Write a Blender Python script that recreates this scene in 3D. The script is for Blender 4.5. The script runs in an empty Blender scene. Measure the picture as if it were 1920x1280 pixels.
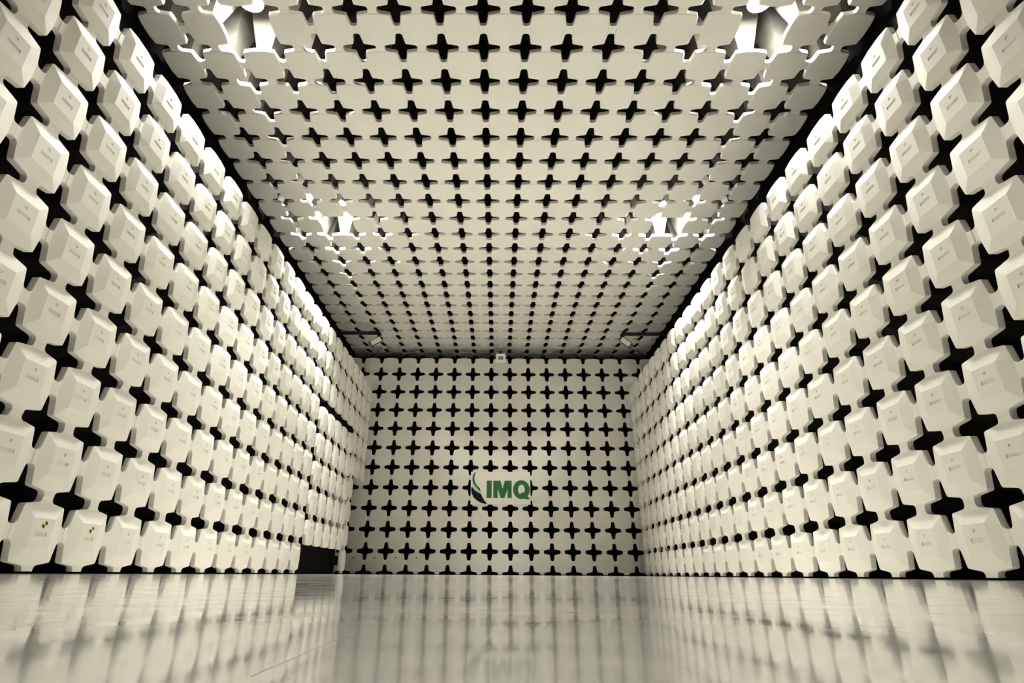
import bpy, bmesh, math, random
from mathutils import Matrix, Vector

random.seed(7)
U = 0.6                      # one absorber pitch in metres; plan positions below are given in pitches
scene = bpy.context.scene
COL = scene.collection

# ------------------------------------------------------------------ camera
F_PX, PITCH, YAW, ROLL = 1050.57, 0.3935, -0.0065, 0.0067
CAM_X, CAM_Z, CX = -0.1146, 0.035, -31.5
cam_data = bpy.data.cameras.new('camera')
cam_data.sensor_fit = 'HORIZONTAL'
cam_data.sensor_width = 36.0
cam_data.lens = F_PX / 1920.0 * 36.0
cam_data.shift_x = -CX / 1920.0
cam_data.clip_start = 0.005
cam_data.clip_end = 100.0
cam = bpy.data.objects.new('camera', cam_data)
COL.objects.link(cam)
_cy, _sy = math.cos(YAW), math.sin(YAW)
_fh = Vector((_sy, _cy, 0)); _r = Vector((_cy, -_sy, 0)); _z = Vector((0, 0, 1))
_f = _fh * math.cos(PITCH) + _z * math.sin(PITCH)
_u = _z * math.cos(PITCH) - _fh * math.sin(PITCH)
_r2 = _r * math.cos(ROLL) + _u * math.sin(ROLL)
_u2 = _u * math.cos(ROLL) - _r * math.sin(ROLL)
cam_loc = Vector((CAM_X, 0, CAM_Z)) * U
m = Matrix((_r2, _u2, -_f)).transposed().to_4x4()
m.translation = cam_loc
cam.matrix_world = m
scene.camera = cam

# ------------------------------------------------------------------ world, exposure
world = bpy.data.worlds.new('world')
world.use_nodes = True
world.node_tree.nodes['Background'].inputs[0].default_value = (0.0, 0.0, 0.0, 1)
world.node_tree.nodes['Background'].inputs[1].default_value = 0.0
scene.world = world
scene.view_settings.view_transform = 'Standard'
scene.view_settings.look = 'None'
scene.view_settings.gamma = 1.0
scene.view_settings.use_curve_mapping = False
scene.view_settings.exposure = 0.0
LAMP_NEAR, LAMP_FAR = 2420.0, 3720.0
scene.cycles.use_denoising = True
scene.cycles.use_adaptive_sampling = True
scene.cycles.adaptive_threshold = 0.1
scene.cycles.adaptive_min_samples = 24
scene.cycles.max_bounces = 6
scene.cycles.diffuse_bounces = 4
scene.cycles.glossy_bounces = 3
scene.cycles.sample_clamp_indirect = 8.0

# ------------------------------------------------------------------ plan (in pitches)
A_L, A_R = 6.65, 6.65        # distance of the side caps from the centre line
D = 28.70                    # back caps
H = 11.75                    # ceiling caps
Z0 = 0.03                    # lowest cap joint above the floor
RIM = 0.10                   # rim thickness of a cap
RAISE = 0.05                 # height of the truncated pyramid on a cap
PIT = 0.012                  # depth of the pocket for the nameplate
DEPTH = 1.85                 # cap to shell
SX = 8.55                    # shell, half width
SY0, SY1 = -10.0, 30.85       # shell, rear and far
SZ = H + DEPTH + 0.1
YL, YR, YC = 0.87, 0.84, 0.78   # phase of the joints along the room
HOLES = [(-6, 9.28), (6, 9.28), (-6, 17.28), (6, 17.28)]

# ------------------------------------------------------------------ materials
def mat(name):
    mt = bpy.data.materials.new(name); mt.use_nodes = True
    nt = mt.node_tree
    return mt, nt, nt.nodes['Principled BSDF']

def plain(name, col, rough=0.6, metal=0.0, spec=0.5):
    mt, nt, b = mat(name)
    b.inputs['Base Color'].default_value = (*col, 1)
    b.inputs['Roughness'].default_value = rough
    b.inputs['Metallic'].default_value = metal
    b.inputs['Specular IOR Level'].default_value = spec
    return mt

def noisy(name, c1, c2, scale, rough, bump=0.0, bscale=40.0, per_object=0.0, spec=0.3):
    mt, nt, b = mat(name); N = nt.nodes; L = nt.links
    tc = N.new('ShaderNodeTexCoord')
    no = N.new('ShaderNodeTexNoise'); no.inputs['Scale'].default_value = scale; no.inputs['Detail'].default_value = 1
    L.new(tc.outputs['Object'], no.inputs['Vector'])
    mx = N.new('ShaderNodeMix'); mx.data_type = 'RGBA'
    mx.inputs['A'].default_value = (*c1, 1); mx.inputs['B'].default_value = (*c2, 1)
    L.new(no.outputs['Fac'], mx.inputs['Factor'])
    out = mx.outputs['Result']
    if per_object:
        oi = N.new('ShaderNodeObjectInfo')
        mr = N.new('ShaderNodeMapRange'); mr.inputs['To Min'].default_value = 1 - per_object; mr.inputs['To Max'].default_value = 1.0
        L.new(oi.outputs['Random'], mr.inputs['Value'])
        hs = N.new('ShaderNodeHueSaturation')
        L.new(mr.outputs['Result'], hs.inputs['Value']); L.new(out, hs.inputs['Color'])
        out = hs.outputs['Color']
    L.new(out, b.inputs['Base Color'])
    b.inputs['Roughness'].default_value = rough
    b.inputs['Specular IOR Level'].default_value = spec
    if bump:
        n2 = N.new('ShaderNodeTexNoise'); n2.inputs['Scale'].default_value = bscale; n2.inputs['Detail'].default_value = 3
        L.new(tc.outputs['Object'], n2.inputs['Vector'])
        bp = N.new('ShaderNodeBump'); bp.inputs['Strength'].default_value = bump; bp.inputs['Distance'].default_value = 0.01
        L.new(n2.outputs['Fac'], bp.inputs['Height']); L.new(bp.outputs['Normal'], b.inputs['Normal'])
    return mt

M_CAP = noisy('white_foam_cap', (0.755, 0.738, 0.675), (0.795, 0.778, 0.715), 3.0, 0.7, per_object=0.04)
M_BLACK = noisy('black_gap_sheet', (0.004, 0.004, 0.0035), (0.006, 0.006, 0.005), 8.0, 0.95, spec=0.1)
M_PYR = noisy('dark_absorber_pyramid', (0.022, 0.021, 0.018), (0.035, 0.033, 0.028), 8.0, 0.9, spec=0.1)
M_SHELL = plain('black_shell_panel', (0.004, 0.004, 0.004), 0.95, spec=0.05)
M_SIGN = noisy('sign_plate', (0.80, 0.78, 0.68), (0.83, 0.81, 0.71), 2.0, 0.5)
M_GREEN = plain('sign_green', (0.013, 0.125, 0.03), 0.5)
M_DGREEN = plain('sign_dark_green', (0.03, 0.085, 0.02), 0.5)
M_NAVY = plain('sign_navy', (0.004, 0.009, 0.016), 0.7, spec=0.15)
M_PALE = plain('sign_pale_blue', (0.55, 0.62, 0.62), 0.5)
M_WHITE = plain('white_plastic', (0.82, 0.81, 0.75), 0.4)
M_DARK = plain('dark_plastic', (0.02, 0.02, 0.018), 0.5)
M_GLASS = plain('lens_grey', (0.25, 0.25, 0.23), 0.2)
M_METAL = plain('lamp_housing_metal', (0.55, 0.55, 0.53), 0.4, 0.6)
M_YELLOW = plain('sticker_yellow', (0.75, 0.66, 0.25), 0.5)
M_STBLK = plain('sticker_black', (0.012, 0.012, 0.01), 0.5)
M_SEAM = plain('floor_seam', (0.48, 0.46, 0.40), 0.4)

def lamp_mat(strength):
    mt = bpy.data.materials.new('lamp_glow'); mt.use_nodes = True
    nt = mt.node_tree; nt.nodes.clear()
    e = nt.nodes.new('ShaderNodeEmission'); o = nt.nodes.new('ShaderNodeOutputMaterial')
    e.inputs[0].default_value = (1.0, 0.975, 0.91, 1); e.inputs[1].default_value = strength
    nt.links.new(e.outputs[0], o.inputs[0])
    return mt
M_LAMP_NEAR, M_LAMP_FAR = lamp_mat(LAMP_NEAR), lamp_mat(LAMP_FAR)

def floor_mat():
    mt, nt, b = mat('polished_pale_floor'); N = nt.nodes; L = nt.links
    tc = N.new('ShaderNodeTexCoord')
    n1 = N.new('ShaderNodeTexNoise'); n1.inputs['Scale'].default_value = 1.3; n1.inputs['Detail'].default_value = 2
    L.new(tc.outputs['Object'], n1.inputs['Vector'])
    mx = N.new('ShaderNodeMix'); mx.data_type = 'RGBA'
    mx.inputs['A'].default_value = (0.68, 0.665, 0.60, 1); mx.inputs['B'].default_value = (0.76, 0.745, 0.68, 1)
    L.new(n1.outputs['Fac'], mx.inputs['Factor']); L.new(mx.outputs['Result'], b.inputs['Base Color'])
    n2 = N.new('ShaderNodeTexNoise'); n2.inputs['Scale'].default_value = 25.0; n2.inputs['Detail'].default_value = 1.5; n2.inputs['Roughness'].default_value = 0.5
    L.new(tc.outputs['Object'], n2.inputs['Vector'])
    mr = N.new('ShaderNodeMapRange'); mr.inputs['From Min'].default_value = 0.35; mr.inputs['From Max'].default_value = 0.68
    mr.inputs['To Min'].default_value = 0.045; mr.inputs['To Max'].default_value = 0.095
    L.new(n2.outputs['Fac'], mr.inputs['Value']); L.new(mr.outputs['Result'], b.inputs['Roughness'])
    n4 = N.new('ShaderNodeTexNoise'); n4.inputs['Scale'].default_value = 14.0; n4.inputs['Detail'].default_value = 7; n4.inputs['Roughness'].default_value = 0.72
    L.new(tc.outputs['Object'], n4.inputs['Vector'])
    ms = N.new('ShaderNodeMapRange'); ms.inputs['From Min'].default_value = 0.3; ms.inputs['From Max'].default_value = 0.7
    ms.inputs['To Min'].default_value = 0.2; ms.inputs['To Max'].default_value = 0.75
    L.new(n4.outputs['Fac'], ms.inputs['Value']); L.new(ms.outputs['Result'], b.inputs['Specular IOR Level'])
    return mt
M_FLOOR = floor_mat()

# ------------------------------------------------------------------ helpers
def mesh(name, verts, faces, mats, fmat=None):
    me = bpy.data.meshes.new(name)
    me.from_pydata([tuple(v) for v in verts], [], faces)
    for mm in (mats if isinstance(mats, (list, tuple)) else [mats]):
        me.materials.append(mm)
    if fmat:
        for p, i in zip(me.polygons, fmat): p.material_index = i
    me.update()
    return me

def link(name, me, parent=None):
    o = bpy.data.objects.new(name, me)
    COL.objects.link(o)
    if parent is not None: o.parent = parent
    return o

def tag(o, label, cat, group=None):
    o['label'] = label; o['category'] = cat
    if group: o['group'] = group
    return o

def box_geo(x0, x1, y0, y1, z0, z1):
    v = [(x, y, z) for z in (z0, z1) for y in (y0, y1) for x in (x0, x1)]
    f = [(0, 2, 3, 1), (4, 5, 7, 6), (0, 1, 5, 4), (2, 6, 7, 3), (0, 4, 6, 2), (1, 3, 7, 5)]
    return v, f

def join_geo(parts):
    V, F = [], []
    for v, f in parts:
        n = len(V); V += list(v); F += [tuple(i + n for i in q) for q in f]
    return V, F

def prism_geo(poly, w0, w1):
    n = len(poly)
    v = [(x, y, w0) for x, y in poly] + [(x, y, w1) for x, y in poly]
    f = [tuple(range(n - 1, -1, -1)), tuple(range(n, 2 * n))]
    f += [(i, (i + 1) % n, n + (i + 1) % n, n + i) for i in range(n)]
    return v, f

def cyl_geo(r0, r1, w0, w1, n=20, c=(0, 0)):
    v = [(c[0] + r0 * math.cos(2 * math.pi * i / n), c[1] + r0 * math.sin(2 * math.pi * i / n), w0) for i in range(n)]
    v += [(c[0] + r1 * math.cos(2 * math.pi * i / n), c[1] + r1 * math.sin(2 * math.pi * i / n), w1) for i in range(n)]
    f = [tuple(range(n - 1, -1, -1)), tuple(range(n, 2 * n))]
    f += [(i, (i + 1) % n, n + (i + 1) % n, n + i) for i in range(n)]
    return v, f

def scaled(geo, s=U):
    return [(x * s, y * s, z * s) for x, y, z in geo[0]], geo[1]

def structure(name, geo, mt):
    o = link(name, mesh(name, *scaled(geo), mt))
    o['kind'] = 'structure'
    return o

def in_view(p, margin=0.06):
    """p in pitches: does it fall inside the photograph"""
    q = cam.matrix_world.inverted() @ (Vector(p) * U)
    if q.z > -0.05: return False
    u = 960 + CX + F_PX * q.x / -q.z; v = 640 - F_PX * q.y / -q.z
    return -1920 * margin < u < 1920 * (1 + margin) and -1280 * margin < v < 1280 * (1 + margin)

# ------------------------------------------------------------------ the absorber cap
BODY = 0.382; BOW = 0.416; TAB = 0.098; TEND = 0.4995; PLAT = 0.205

def cap_geo(raised=True, no_tabs='', pocket=True):
    """white cap in local u (right), v (up), w (towards the room), pitch 1.
    no_tabs: any of r t l b, the sides whose bridge to the next cap is missing"""
    V, F = [], []
    def add(x, y, z):
        V.append((x, y, z)); return len(V) - 1
    rots = {'r': 0, 't': 1, 'l': 2, 'b': 3}
    def R(x, y, k):
        for _ in range(k): x, y = -y, x
        return x, y
    c = 0.028
    rim = []                  # outline with a flag for tab points
    base = []                 # body outline without tabs, per side
    for s, k in rots.items():
        side = [(BODY, -BODY + c), (BOW, -0.15)]
        tabpts = [] if s in no_tabs else [(0.428, -0.122), (0.452, -0.104), (TEND, -TAB), (TEND, TAB), (0.452, 0.104), (0.428, 0.122)]
        side2 = [(BOW, 0.15), (BODY, BODY - c), (BODY - c * 0.35, BODY - c * 0.35)]
        b = [R(*p, k) for p in side] + [R(*p, k) for p in side2]
        t = [R(*p, k) for p in tabpts]
        base.append((b, t))
    front_loop = []
    sides = []
    for b, t in base:
        bi = [add(x, y, 0) for x, y in b]
        ti = [add(x, y, 0) for x, y in t]
        sides.append((bi, ti))
        front_loop += bi[:2] + ti + bi[2:]
        if ti: F.append([bi[1]] + ti + [bi[2]])
    back = [add(V[i][0], V[i][1], -RIM) for i in front_loop]
    n = len(front_loop)
    for i in range(n):
        j = (i + 1) % n
        F.append([front_loop[j], front_loop[i], back[i], back[j]])
    F.append(list(reversed(back)))
    if raised:
        us = [-PLAT, -0.108, -0.022, 0.022, 0.108, PLAT]
        vs = [-PLAT, -0.038, 0.016, 0.092, 0.132, PLAT]
        g = [[add(x, y, RAISE) for x in us] for y in vs]
        pits = {(1, 1), (2, 1), (3, 1), (2, 3)} if pocket else set()
        dz = PIT
        for j in range(5):
            for i in range(5):
                q = [g[j][i], g[j][i + 1], g[j + 1][i + 1], g[j + 1][i]]
                if (i, j) in pits:
                    lo = [add(V[t][0], V[t][1], RAISE - dz) for t in q]
                    F.append(lo)
                    for e, (di, dj) in enumerate(((0, -1), (1, 0), (0, 1), (-1, 0))):
                        if (i + di, j + dj) not in pits:
                            a, b2 = e, (e + 1) % 4
                            F.append([q[a], q[b2], lo[b2], lo[a]])
                else:
                    F.append(q)
        corner = [g[0][5], g[5][5], g[5][0], g[0][0]]   # plateau corners: right-bottom, right-top, left-top, left-bottom
        for k in range(4):
            bi, ti = sides[k]
            pb, pt = corner[k], corner[(k + 1) % 4]
            F.append([bi[0], bi[1], pb]); F.append([bi[1], bi[2], pt, pb]); F.append([bi[2], bi[3], pt])
            F.append([bi[3], bi[4], pt])
            nb = sides[(k + 1) % 4][0]
            F.append([bi[4], nb[0], pt])
    else:
        # flat cap: a narrow chamfer around a level face
        inner = [[add(V[i][0] * 0.955, V[i][1] * 0.955, 0.016) for i in bi] for bi, ti in sides]
        for k in range(4):
            bi = sides[k][0]; ii = inner[k]
            for e in range(4): F.append([bi[e], bi[e + 1], ii[e + 1], ii[e]])
            k2 = (k + 1) % 4
            F.append([bi[4], sides[k2][0][0], inner[k2][0], ii[4]])
        F.append([i for ii in inner for i in ii])
    return V, F

_cap_cache = {}
def cap_mesh(raised, no_tabs='', pocket=True):
    key = (raised, ''.join(sorted(no_tabs)), pocket)
    if key not in _cap_cache:
        _cap_cache[key] = mesh('absorber_cap', *scaled(cap_geo(raised, no_tabs, pocket)), M_CAP)
    return _cap_cache[key]

# nameplate in the pocket of a raised cap, and the small emblem above it
def nameplate_geo():
    parts = [box_geo(-0.102, 0.102, -0.033, 0.011, RAISE - PIT, RAISE - PIT + 0.003)]
    for i in range(9):
        x = -0.09 + i * 0.02
        parts.append(box_geo(x, x + 0.013, -0.024, 0.002, RAISE - PIT, RAISE - PIT + 0.005))
    return join_geo(parts)
ME_PLATE = mesh('nameplate', *scaled(nameplate_geo()), M_CAP)
ME_EMBLEM = mesh('emblem', *scaled(prism_geo([(-0.012, 0.098), (0.012, 0.098), (0.014, 0.112), (0.0, 0.126), (-0.014, 0.112)], RAISE - PIT, RAISE - PIT + 0.006)), M_CAP)

AX = {   # local u, v, w axes
    'L': (Vector((0, 1, 0)), Vector((0, 0, 1)), Vector((1, 0, 0))),
    'R': (Vector((0, -1, 0)), Vector((0, 0, 1)), Vector((-1, 0, 0))),
    'B': (Vector((1, 0, 0)), Vector((0, 0, 1)), Vector((0, -1, 0))),
    'F': (Vector((-1, 0, 0)), Vector((0, 0, 1)), Vector((0, 1, 0))),
    'C': (Vector((1, 0, 0)), Vector((0, -1, 0)), Vector((0, 0, -1))),
}
def frame(ax, pos, jitter=True, sv=1.0):
    e = 0.0012 if ax == 'C' else 0.003
    u, v, w = AX[ax]
    M = Matrix((u, v * sv, w)).transposed().to_4x4()
    if jitter:
        M = M @ Matrix.Rotation(random.gauss(0, e), 4, 'X') @ Matrix.Rotation(random.gauss(0, e), 4, 'Y') @ Matrix.Rotation(random.gauss(0, e * 0.5), 4, 'Z')
    p = Vector(pos) * U
    if jitter: p += w * random.gauss(0, e * 0.5)
    M.translation = p
    return M

def place_cap(ax, pos, parent, raised, no_tabs='', sv=1.0, marks=False):
    o = link('absorber_cap', cap_mesh(raised, no_tabs, marks), parent)
    o.matrix_local = frame(ax, pos, True, sv)
    if marks and raised:
        link('nameplate', ME_PLATE, o)
        link('emblem', ME_EMBLEM, o)
    return o

def joined_caps(items, parent, name='absorber_cap_field'):
    """caps past the limit or outside the photograph, one mesh"""
    V, F = [], []
    for ax, pos, raised, no_tabs in items:
        gv, gf = cap_geo(raised, no_tabs)
        M = frame(ax, pos, True)
        n = len(V)
        V += [M @ (Vector(p) * U) for p in gv]
        F += [tuple(i + n for i in q) for q in gf]
    o = link(name, mesh(name, V, F, M_CAP), parent)
    o['kind'] = 'stuff'
    return o

def pyramids(cells, parent):
    """dark absorber pyramids between the shell and the caps"""
    V, F = [], []
    for ax, pos in cells:
        u, v, w = AX[ax]; c = Vector(pos)
        n = len(V)
        for s, d in ((0.49, -DEPTH), (0.13, -RIM)):
            for a, b in ((-s, -s), (s, -s), (s, s), (-s, s)):
                V.append((c + u * a + v * b + w * d) * U)
        F += [(n, n + 1, n + 5, n + 4), (n + 1, n + 2, n + 6, n + 5), (n + 2, n + 3, n + 7, n + 6), (n + 3, n, n + 4, n + 7), (n + 4, n + 5, n + 6, n + 7)]
    o = link('absorber_pyramids', mesh('absorber_pyramids', V, F, M_PYR), parent)
    o['kind'] = 'stuff'
    return o

# ------------------------------------------------------------------ shell
T = 0.2
floor = structure('floor', box_geo(-SX - T, SX + T, SY0 - T, SY1 + T, -0.3, 0), M_FLOOR)
ceiling = structure('ceiling', box_geo(-SX - T, SX + T, SY0 - T, SY1 + T, SZ, SZ + T), M_SHELL)
wall_left = structure('wall_left', box_geo(-SX - T, -SX, SY0, SY1, 0, SZ), M_SHELL)
wall_right = structure('wall_right', box_geo(SX, SX + T, SY0, SY1, 0, SZ), M_SHELL)
wall_back = structure('wall_back', box_geo(-SX - T, SX + T, SY1, SY1 + T, 0, SZ), M_SHELL)
wall_rear = structure('wall_rear', box_geo(-SX - T, SX + T, SY0 - T, SY0, 0, SZ), M_SHELL)

# door caps hang on this black sheet, added to darken the gap below
door = structure('door_1', box_geo(-A_L - 0.5, -A_L - 0.4, 19.9, 25.5, 0.02, 1.0), M_BLACK)

# ------------------------------------------------------------------ side walls
ROWS = 9
def side_wall(ax):
    left = ax == 'L'
    parent = wall_left if left else wall_right
    ph = YL if left else YR
    far, cells = [], []
    caps = {}
    j0 = -7
    for j in range(j0, 28):
        y = j + ph - 0.5
        if y + 0.5 > 27.9: break
        for r in range(ROWS):
            z = Z0 + r + 0.5
            x = -A_L if left else A_R
            pos = [x, y, z]
            isdoor = left and 19.9 < y < 24.8 and r <= 5
            if isdoor and r == 0: continue
            if left and y > 25.8 and r < 4: continue
            nt = ''
            if r == ROWS - 1: nt += 't'
            up = 'r' if left else 'l'
            if y > 26.9: nt += up                       # far end
            if left and 24.8 < y < 25.8 and r < 4: nt += 'r'
            if left and y > 25.8 and r == 4: nt += 'b'
            if left and r == 0 and 24.8 < y < 25.8: nt += 'l'
            if left and r == 0 and 18.8 < y < 19.8: nt += 'r'
            sv = 1.0
            if isdoor:
                pos[0] += 0.05; pos[2] -= 0.2
                if r == 5: nt += 't'
                if r == 1: nt += 'b'
            if left and 19.9 < y < 24.8 and r == 6:
                nt += 'b'
            cells.append((ax, (x, y, z)))
            if in_view(pos, 0.08):
                d = abs(y)
                o = place_cap(ax, pos, door if isdoor else parent, True, nt, sv, marks=(y < 15.5))
                caps[(j, r)] = o
            else:
                far.append((ax, pos, True, nt))
    joined_caps(far, parent)
    pyramids(cells, parent)
    return caps

caps_left = side_wall('L')
caps_right = side_wall('R')

# ------------------------------------------------------------------ back wall and rear wall
far, cells = [], []
caps_back = {}
for c in range(-8, 9):
    for r in range(11):
        pos = (c, D, Z0 + r + 0.5)
        nt = 't' if r == 10 else ''
        cells.append(('B', pos))
        if abs(c) <= 7: caps_back[(c, r)] = place_cap('B', pos, wall_back, False, nt)
        else: far.append(('B', pos, False, nt))
joined_caps(far, wall_back)
pyramids(cells, wall_back)
items = [('F', (c, -8.1, Z0 + r + 0.5), False, '') for c in range(-8, 9) for r in range(11)]
joined_caps(items, wall_rear)

# ------------------------------------------------------------------ ceiling
cand, cells, rest = [], [], []
for k in range(-8, 32):
    y = k + YC - 0.5
    if y < -8.0 or y > 30.4: continue
    for c in range(-8, 9):
        if any(c == hc and abs(y - hy) < 0.3 for hc, hy in HOLES): continue
        pos = (c, y, H)
        nt = ('l' if c == -8 else '') + ('r' if c == 8 else '')
        for hc, hy in HOLES:
            if abs(y - hy) < 0.3 and c == hc - 1: nt += 'r'
            if abs(y - hy) < 0.3 and c == hc + 1: nt += 'l'
            if c == hc and abs(y - hy - 1) < 0.3: nt += 't'
            if c == hc and abs(y - hy + 1) < 0.3: nt += 'b'
        cells.append(('C', pos))
        if in_view(pos, 0.03) and y < 29.7: cand.append((y, pos, nt))
        else: rest.append(('C', pos, False, nt))
cand.sort(key=lambda t: t[0])
for i, (y, pos, nt) in enumerate(cand):
    if i < 300: place_cap('C', pos, ceiling, False, nt)
    else: rest.append(('C', pos, False, nt))
joined_caps(rest, ceiling)
pyramids(cells, ceiling)

# ------------------------------------------------------------------ floodlights in the four ceiling openings
def floodlight(c, y, label):
    z = H + 0.95
    t = bpy.data.objects.new('ceiling_floodlight', None); COL.objects.link(t)
    t.location = Vector((c * 1.018, y, SZ)) * U
    tag(t, label, 'floodlight', 'floodlights in the ceiling openings')
    dz = z - SZ
    g = cyl_geo(0.06, 0.06, dz + 0.3, 0.0, 12)
    link('stem', mesh('stem', *scaled(g), M_METAL), t)
    g = join_geo([cyl_geo(0.30, 0.16, dz + 0.02, dz + 0.32, 24)])
    h = link('housing', mesh('housing', *scaled(g), M_METAL), t)
    link('lens', mesh('lens', *scaled(cyl_geo(0.26, 0.26, dz - 0.01, dz + 0.02, 24)), M_LAMP_NEAR if y < 12 else M_LAMP_FAR), t)
for (c, y), lab in zip(HOLES, (
        'glowing floodlight in the nearer ceiling opening above the left wall',
        'glowing floodlight in the nearer ceiling opening above the right wall',
        'glowing floodlight in the farther ceiling opening on the left',
        'glowing floodlight in the farther ceiling opening on the right')):
    floodlight(c, y, lab)

# ------------------------------------------------------------------ sign on the back wall
def sign():
    S = 1 / 1085.0 * 2.97                  # sign measured in a 1085 x 580 drawing
    x0, z1 = -1.47, 4.80
    def P(pts): return [((x - 405) * S, (745 - y) * S) for x, y in pts]
    t = bpy.data.objects.new('wall_sign', None); COL.objects.link(t)
    tag(t, 'cream rectangular sign with green letters IMQ and swoosh on the back wall', 'sign')
    M = Matrix((AX['B'][0], AX['B'][1], AX['B'][2])).transposed().to_4x4()
    M.translation = Vector((x0, D - 0.03, z1 - 580 * S)) * U
    t.matrix_world = M
    link('plate', mesh('plate', *scaled(prism_geo(P([(405, 745), (1490, 745), (1490, 165), (405, 165)]), 0.0, 0.06)), M_SIGN), t)
    def letter(name, geos, mt):
        link(name, mesh(name, *scaled(join_geo(geos)), mt), t)
    def pr(pts, w=0.075): return prism_geo(P(pts), 0.055, w)
    letter('letter_i', [pr([(695, 632), (785, 632), (785, 325), (695, 325)])], M_GREEN)
    letter('letter_m', [pr([(815, 632), (895, 632), (895, 325), (815, 325)]),
                        pr([(895, 325), (945, 325), (985, 470), (985, 632), (950, 632), (895, 470)]),
                        pr([(985, 470), (1025, 325), (1075, 325), (1075, 470), (1020, 632), (985, 632)]),
                        pr([(1075, 632), (1150, 632), (1150, 325), (1075, 325)])], M_GREEN)
    n = 36
    V, F = [], []
    for w in (0.055, 0.075):
        for rx, ry in ((152, 168), (62, 88)):
            for i in range(n):
                a = 2 * math.pi * i / n
                V.append(P([(1327 + rx * math.cos(a), 482 - ry * math.sin(a))])[0] + (w,))
    for i in range(n):
        j = (i + 1) % n
        F.append((2 * n + i, 2 * n + j, 3 * n + j, 3 * n + i)[::-1])
        F.append((i, j, 2 * n + j, 2 * n + i)); F.append((n + j, n + i, 3 * n + i, 3 * n + j))
    letter('letter_q', [(V, F), pr([(1300, 560), (1350, 525), (1395, 560), (1485, 650), (1400, 655)], 0.0752)], M_GREEN)
    navy = [(412, 470), (425, 560), (465, 632), (540, 692), (620, 727), (708, 738), (660, 680), (620, 620), (588, 558), (526, 527), (468, 486), (426, 428)]
    green = [(492, 172), (462, 190), (438, 245), (433, 310), (448, 372), (490, 432), (540, 482), (588, 528), (572, 462), (522, 420), (484, 360), (468, 290), (474, 225)]
    pale = [(445, 190), (424, 255), (421, 345), (436, 420), (472, 478), (528, 520), (590, 552), (588, 528), (540, 482), (490, 432), (448, 372), (433, 310), (438, 245), (462, 190)]
    letter('swoosh', [pr(navy[::-1])], M_NAVY)
    letter('swoosh', [pr(green)], M_DGREEN)
    letter('swoosh', [pr(pale[::-1], 0.07)], M_PALE)
sign()

# ------------------------------------------------------------------ surveillance cameras under the far ceiling
def surveillance(center, aim, roll_x, label, boom):
    """center in pitches; boom: list of points for the dark bracket"""
    t = bpy.data.objects.new('surveillance_camera', None); COL.objects.link(t)
    t.location = Vector(center) * U
    tag(t, label, 'camera', 'cameras under the far end of the ceiling')
    f = Vector(aim).normalized()
    r = f.cross(Vector((0, 0, 1))).normalized(); u = r.cross(f)
    M = Matrix((r, u, f)).transposed().to_4x4() @ Matrix.Rotation(roll_x, 4, 'Z')
    def part(name, geo, mt):
        o = link(name, mesh(name, *scaled(geo), mt), t); o.matrix_local = M; return o
    return t, part

def tube(points, rad, n=8):
    V, F = [], []
    for a, b in zip(points[:-1], points[1:]):
        a = Vector(a); b = Vector(b); d = (b - a).normalized()
        s = d.cross(Vector((0.3, 0.2, 1))).normalized(); q = d.cross(s)
        k = len(V)
        for p in (a, b):
            for i in range(n):
                an = 2 * math.pi * i / n
                V.append(p + s * (rad * math.cos(an)) + q * (rad * math.sin(an)))
        F += [(k + i, k + (i + 1) % n, k + n + (i + 1) % n, k + n + i) for i in range(n)]
        F += [tuple(range(k + n - 1, k - 1, -1)), tuple(range(k + n, k + 2 * n))]
    return [tuple(v) for v in V], F

def pixel_at(u, v, y):
    """point on the ray of a photo pixel at depth y (pitches)"""
    d = cam.matrix_world.to_3x3() @ Vector(((u - 960 - CX) / F_PX, -(v - 640) / F_PX, -1))
    o = cam_loc / U
    return o + d * ((y - o.y) / d.y)

c = pixel_at(939, 671, 27.6)
t, part = surveillance(c, (0, -1, -0.35), 0, 'small square white camera hanging at the middle of the far ceiling edge', None)
part('body', box_geo(-0.21, 0.21, -0.19, 0.19, -0.35, -0.02), M_DARK)
part('front_plate', box_geo(-0.25, 0.25, -0.23, 0.23, -0.03, 0.03), M_WHITE)
part('lens', box_geo(-0.13, 0.13, -0.09, 0.09, 0.025, 0.05), M_GLASS)
b = link('bracket', mesh('bracket', *scaled(tube([(0, 0.15, 0.0), (0, 0.2, 0.42), (0, D - c.y + 0.05, 0.42)], 0.07)), M_DARK), t)

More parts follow.
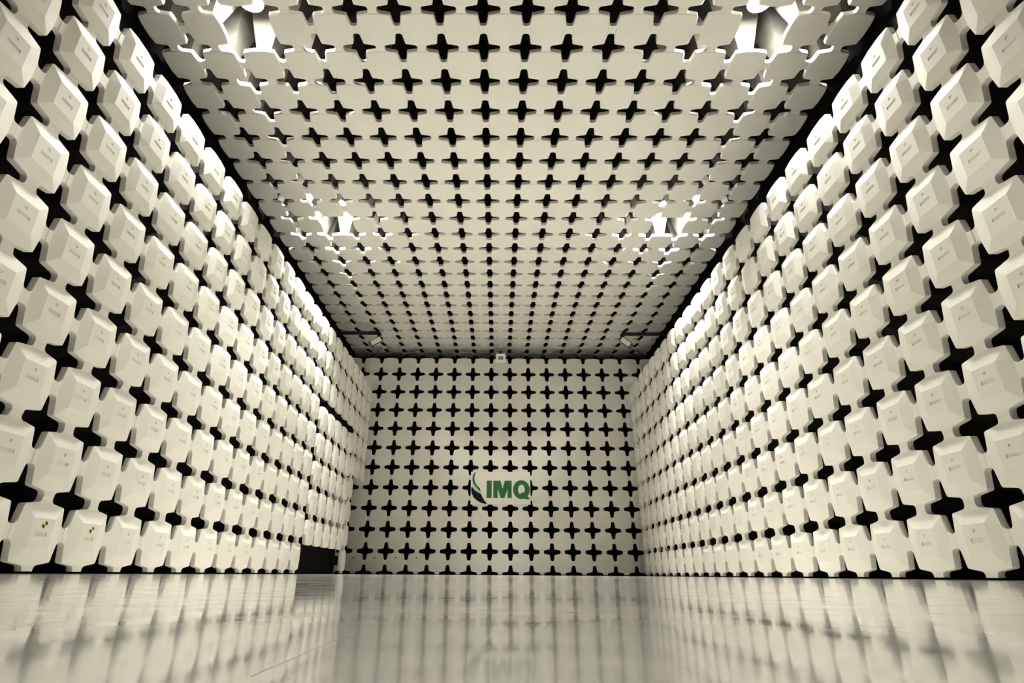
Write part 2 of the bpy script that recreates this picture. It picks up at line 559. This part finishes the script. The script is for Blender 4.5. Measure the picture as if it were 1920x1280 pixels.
for s, px, ax, lab in ((-1, 705, (-0.80, -0.15, -0.58), 'white tilted camera on a dark boom at the far left of the ceiling'),
                       (1, 1173, (0.72, -0.15, -0.68), 'white tilted camera on a dark boom at the far right of the ceiling')):
    c = pixel_at(px, 639 if s < 0 else 641, 25.6)
    t = bpy.data.objects.new('surveillance_camera', None); COL.objects.link(t)
    t.location = Vector(c) * U
    tag(t, lab, 'camera', 'cameras under the far end of the ceiling')
    f = Vector(ax).normalized(); v = Vector((0, -0.9, -0.45))
    yv = (v - f * v.dot(f)).normalized(); xv = yv.cross(f)
    M = Matrix((xv, yv, f)).transposed().to_4x4()
    def part(name, geo, mt):
        o = link(name, mesh(name, *scaled(geo), mt), t); o.matrix_local = M; return o
    part('housing', box_geo(-0.15, 0.15, -0.26, 0.0, -0.30, 0.30), M_DARK)
    part('cover_plate', box_geo(-0.115, 0.115, -0.01, 0.04, -0.26, 0.26), M_WHITE)
    part('lens', cyl_geo(0.10, 0.10, 0.29, 0.36, 16, (0, -0.12)), M_GLASS)
    e = Vector((s * 8.5, c.y + 0.15, c.z + 0.50)) - c
    b = link('boom', mesh('boom', *scaled(tube([(-s * 0.12, 0.08, 0.05), (-s * 0.12, 0.12, 0.48), tuple(e)], 0.095)), M_DARK), t)

# ------------------------------------------------------------------ target stickers on caps near the floor
def sticker_meshes(rad):
    n = 8
    def quadrant(q0):
        pts = [(0, 0)] + [(rad * math.cos(q0 + math.pi / 2 * i / n), rad * math.sin(q0 + math.pi / 2 * i / n)) for i in range(n + 1)]
        return prism_geo(pts, 0.0, 0.004)
    return (mesh('target_sticker', *scaled(join_geo([quadrant(0), quadrant(math.pi)])), M_STBLK),
            mesh('target_sticker', *scaled(join_geo([quadrant(math.pi / 2), quadrant(3 * math.pi / 2)])), M_YELLOW))
ST = sticker_meshes(0.05)
for key in ((8, 0), (9, 0)):
    if key in caps_left:
        for me in ST:
            o = link('target_sticker', me, caps_left[key]); o.location = Vector((0.02, 0.12, RAISE + 0.001)) * U
ST2 = mesh('target_sticker', *scaled(cyl_geo(0.035, 0.035, 0, 0.006, 12)), M_STBLK)
for cc in (-7, -6, -5, -4):
    o = link('target_sticker', ST2, caps_back[(cc, 0)]); o.location = Vector((0.0, 0.2, 0.017)) * U

# ------------------------------------------------------------------ floor seams
def seam(a, b, w=0.012):
    a = Vector(a); b = Vector(b); d = (b - a).normalized(); s = Vector((-d.y, d.x, 0)) * w / 2
    v = [a - s, b - s, b + s, a + s]
    z0, z1 = 0.0, 0.00008
    V = [(p.x, p.y, z0) for p in v] + [(p.x, p.y, z1) for p in v]
    F = [(4, 5, 6, 7), (0, 1, 5, 4), (1, 2, 6, 5), (2, 3, 7, 6), (3, 0, 4, 7)]
    link('floor_joint', mesh('floor_joint', V, F, M_SEAM), floor)

def floor_pixel(u, v):
    """where the ray of a photo pixel meets the floor, metres"""
    d = cam.matrix_world.to_3x3() @ Vector(((u - 960 - CX) / F_PX, -(v - 640) / F_PX, -1))
    return cam_loc + d * (-cam_loc.z / d.z)
seam(floor_pixel(470, 1092), floor_pixel(720, 1090.5), 0.02)
seam(floor_pixel(470, 1268), floor_pixel(655, 1188), 0.0002)
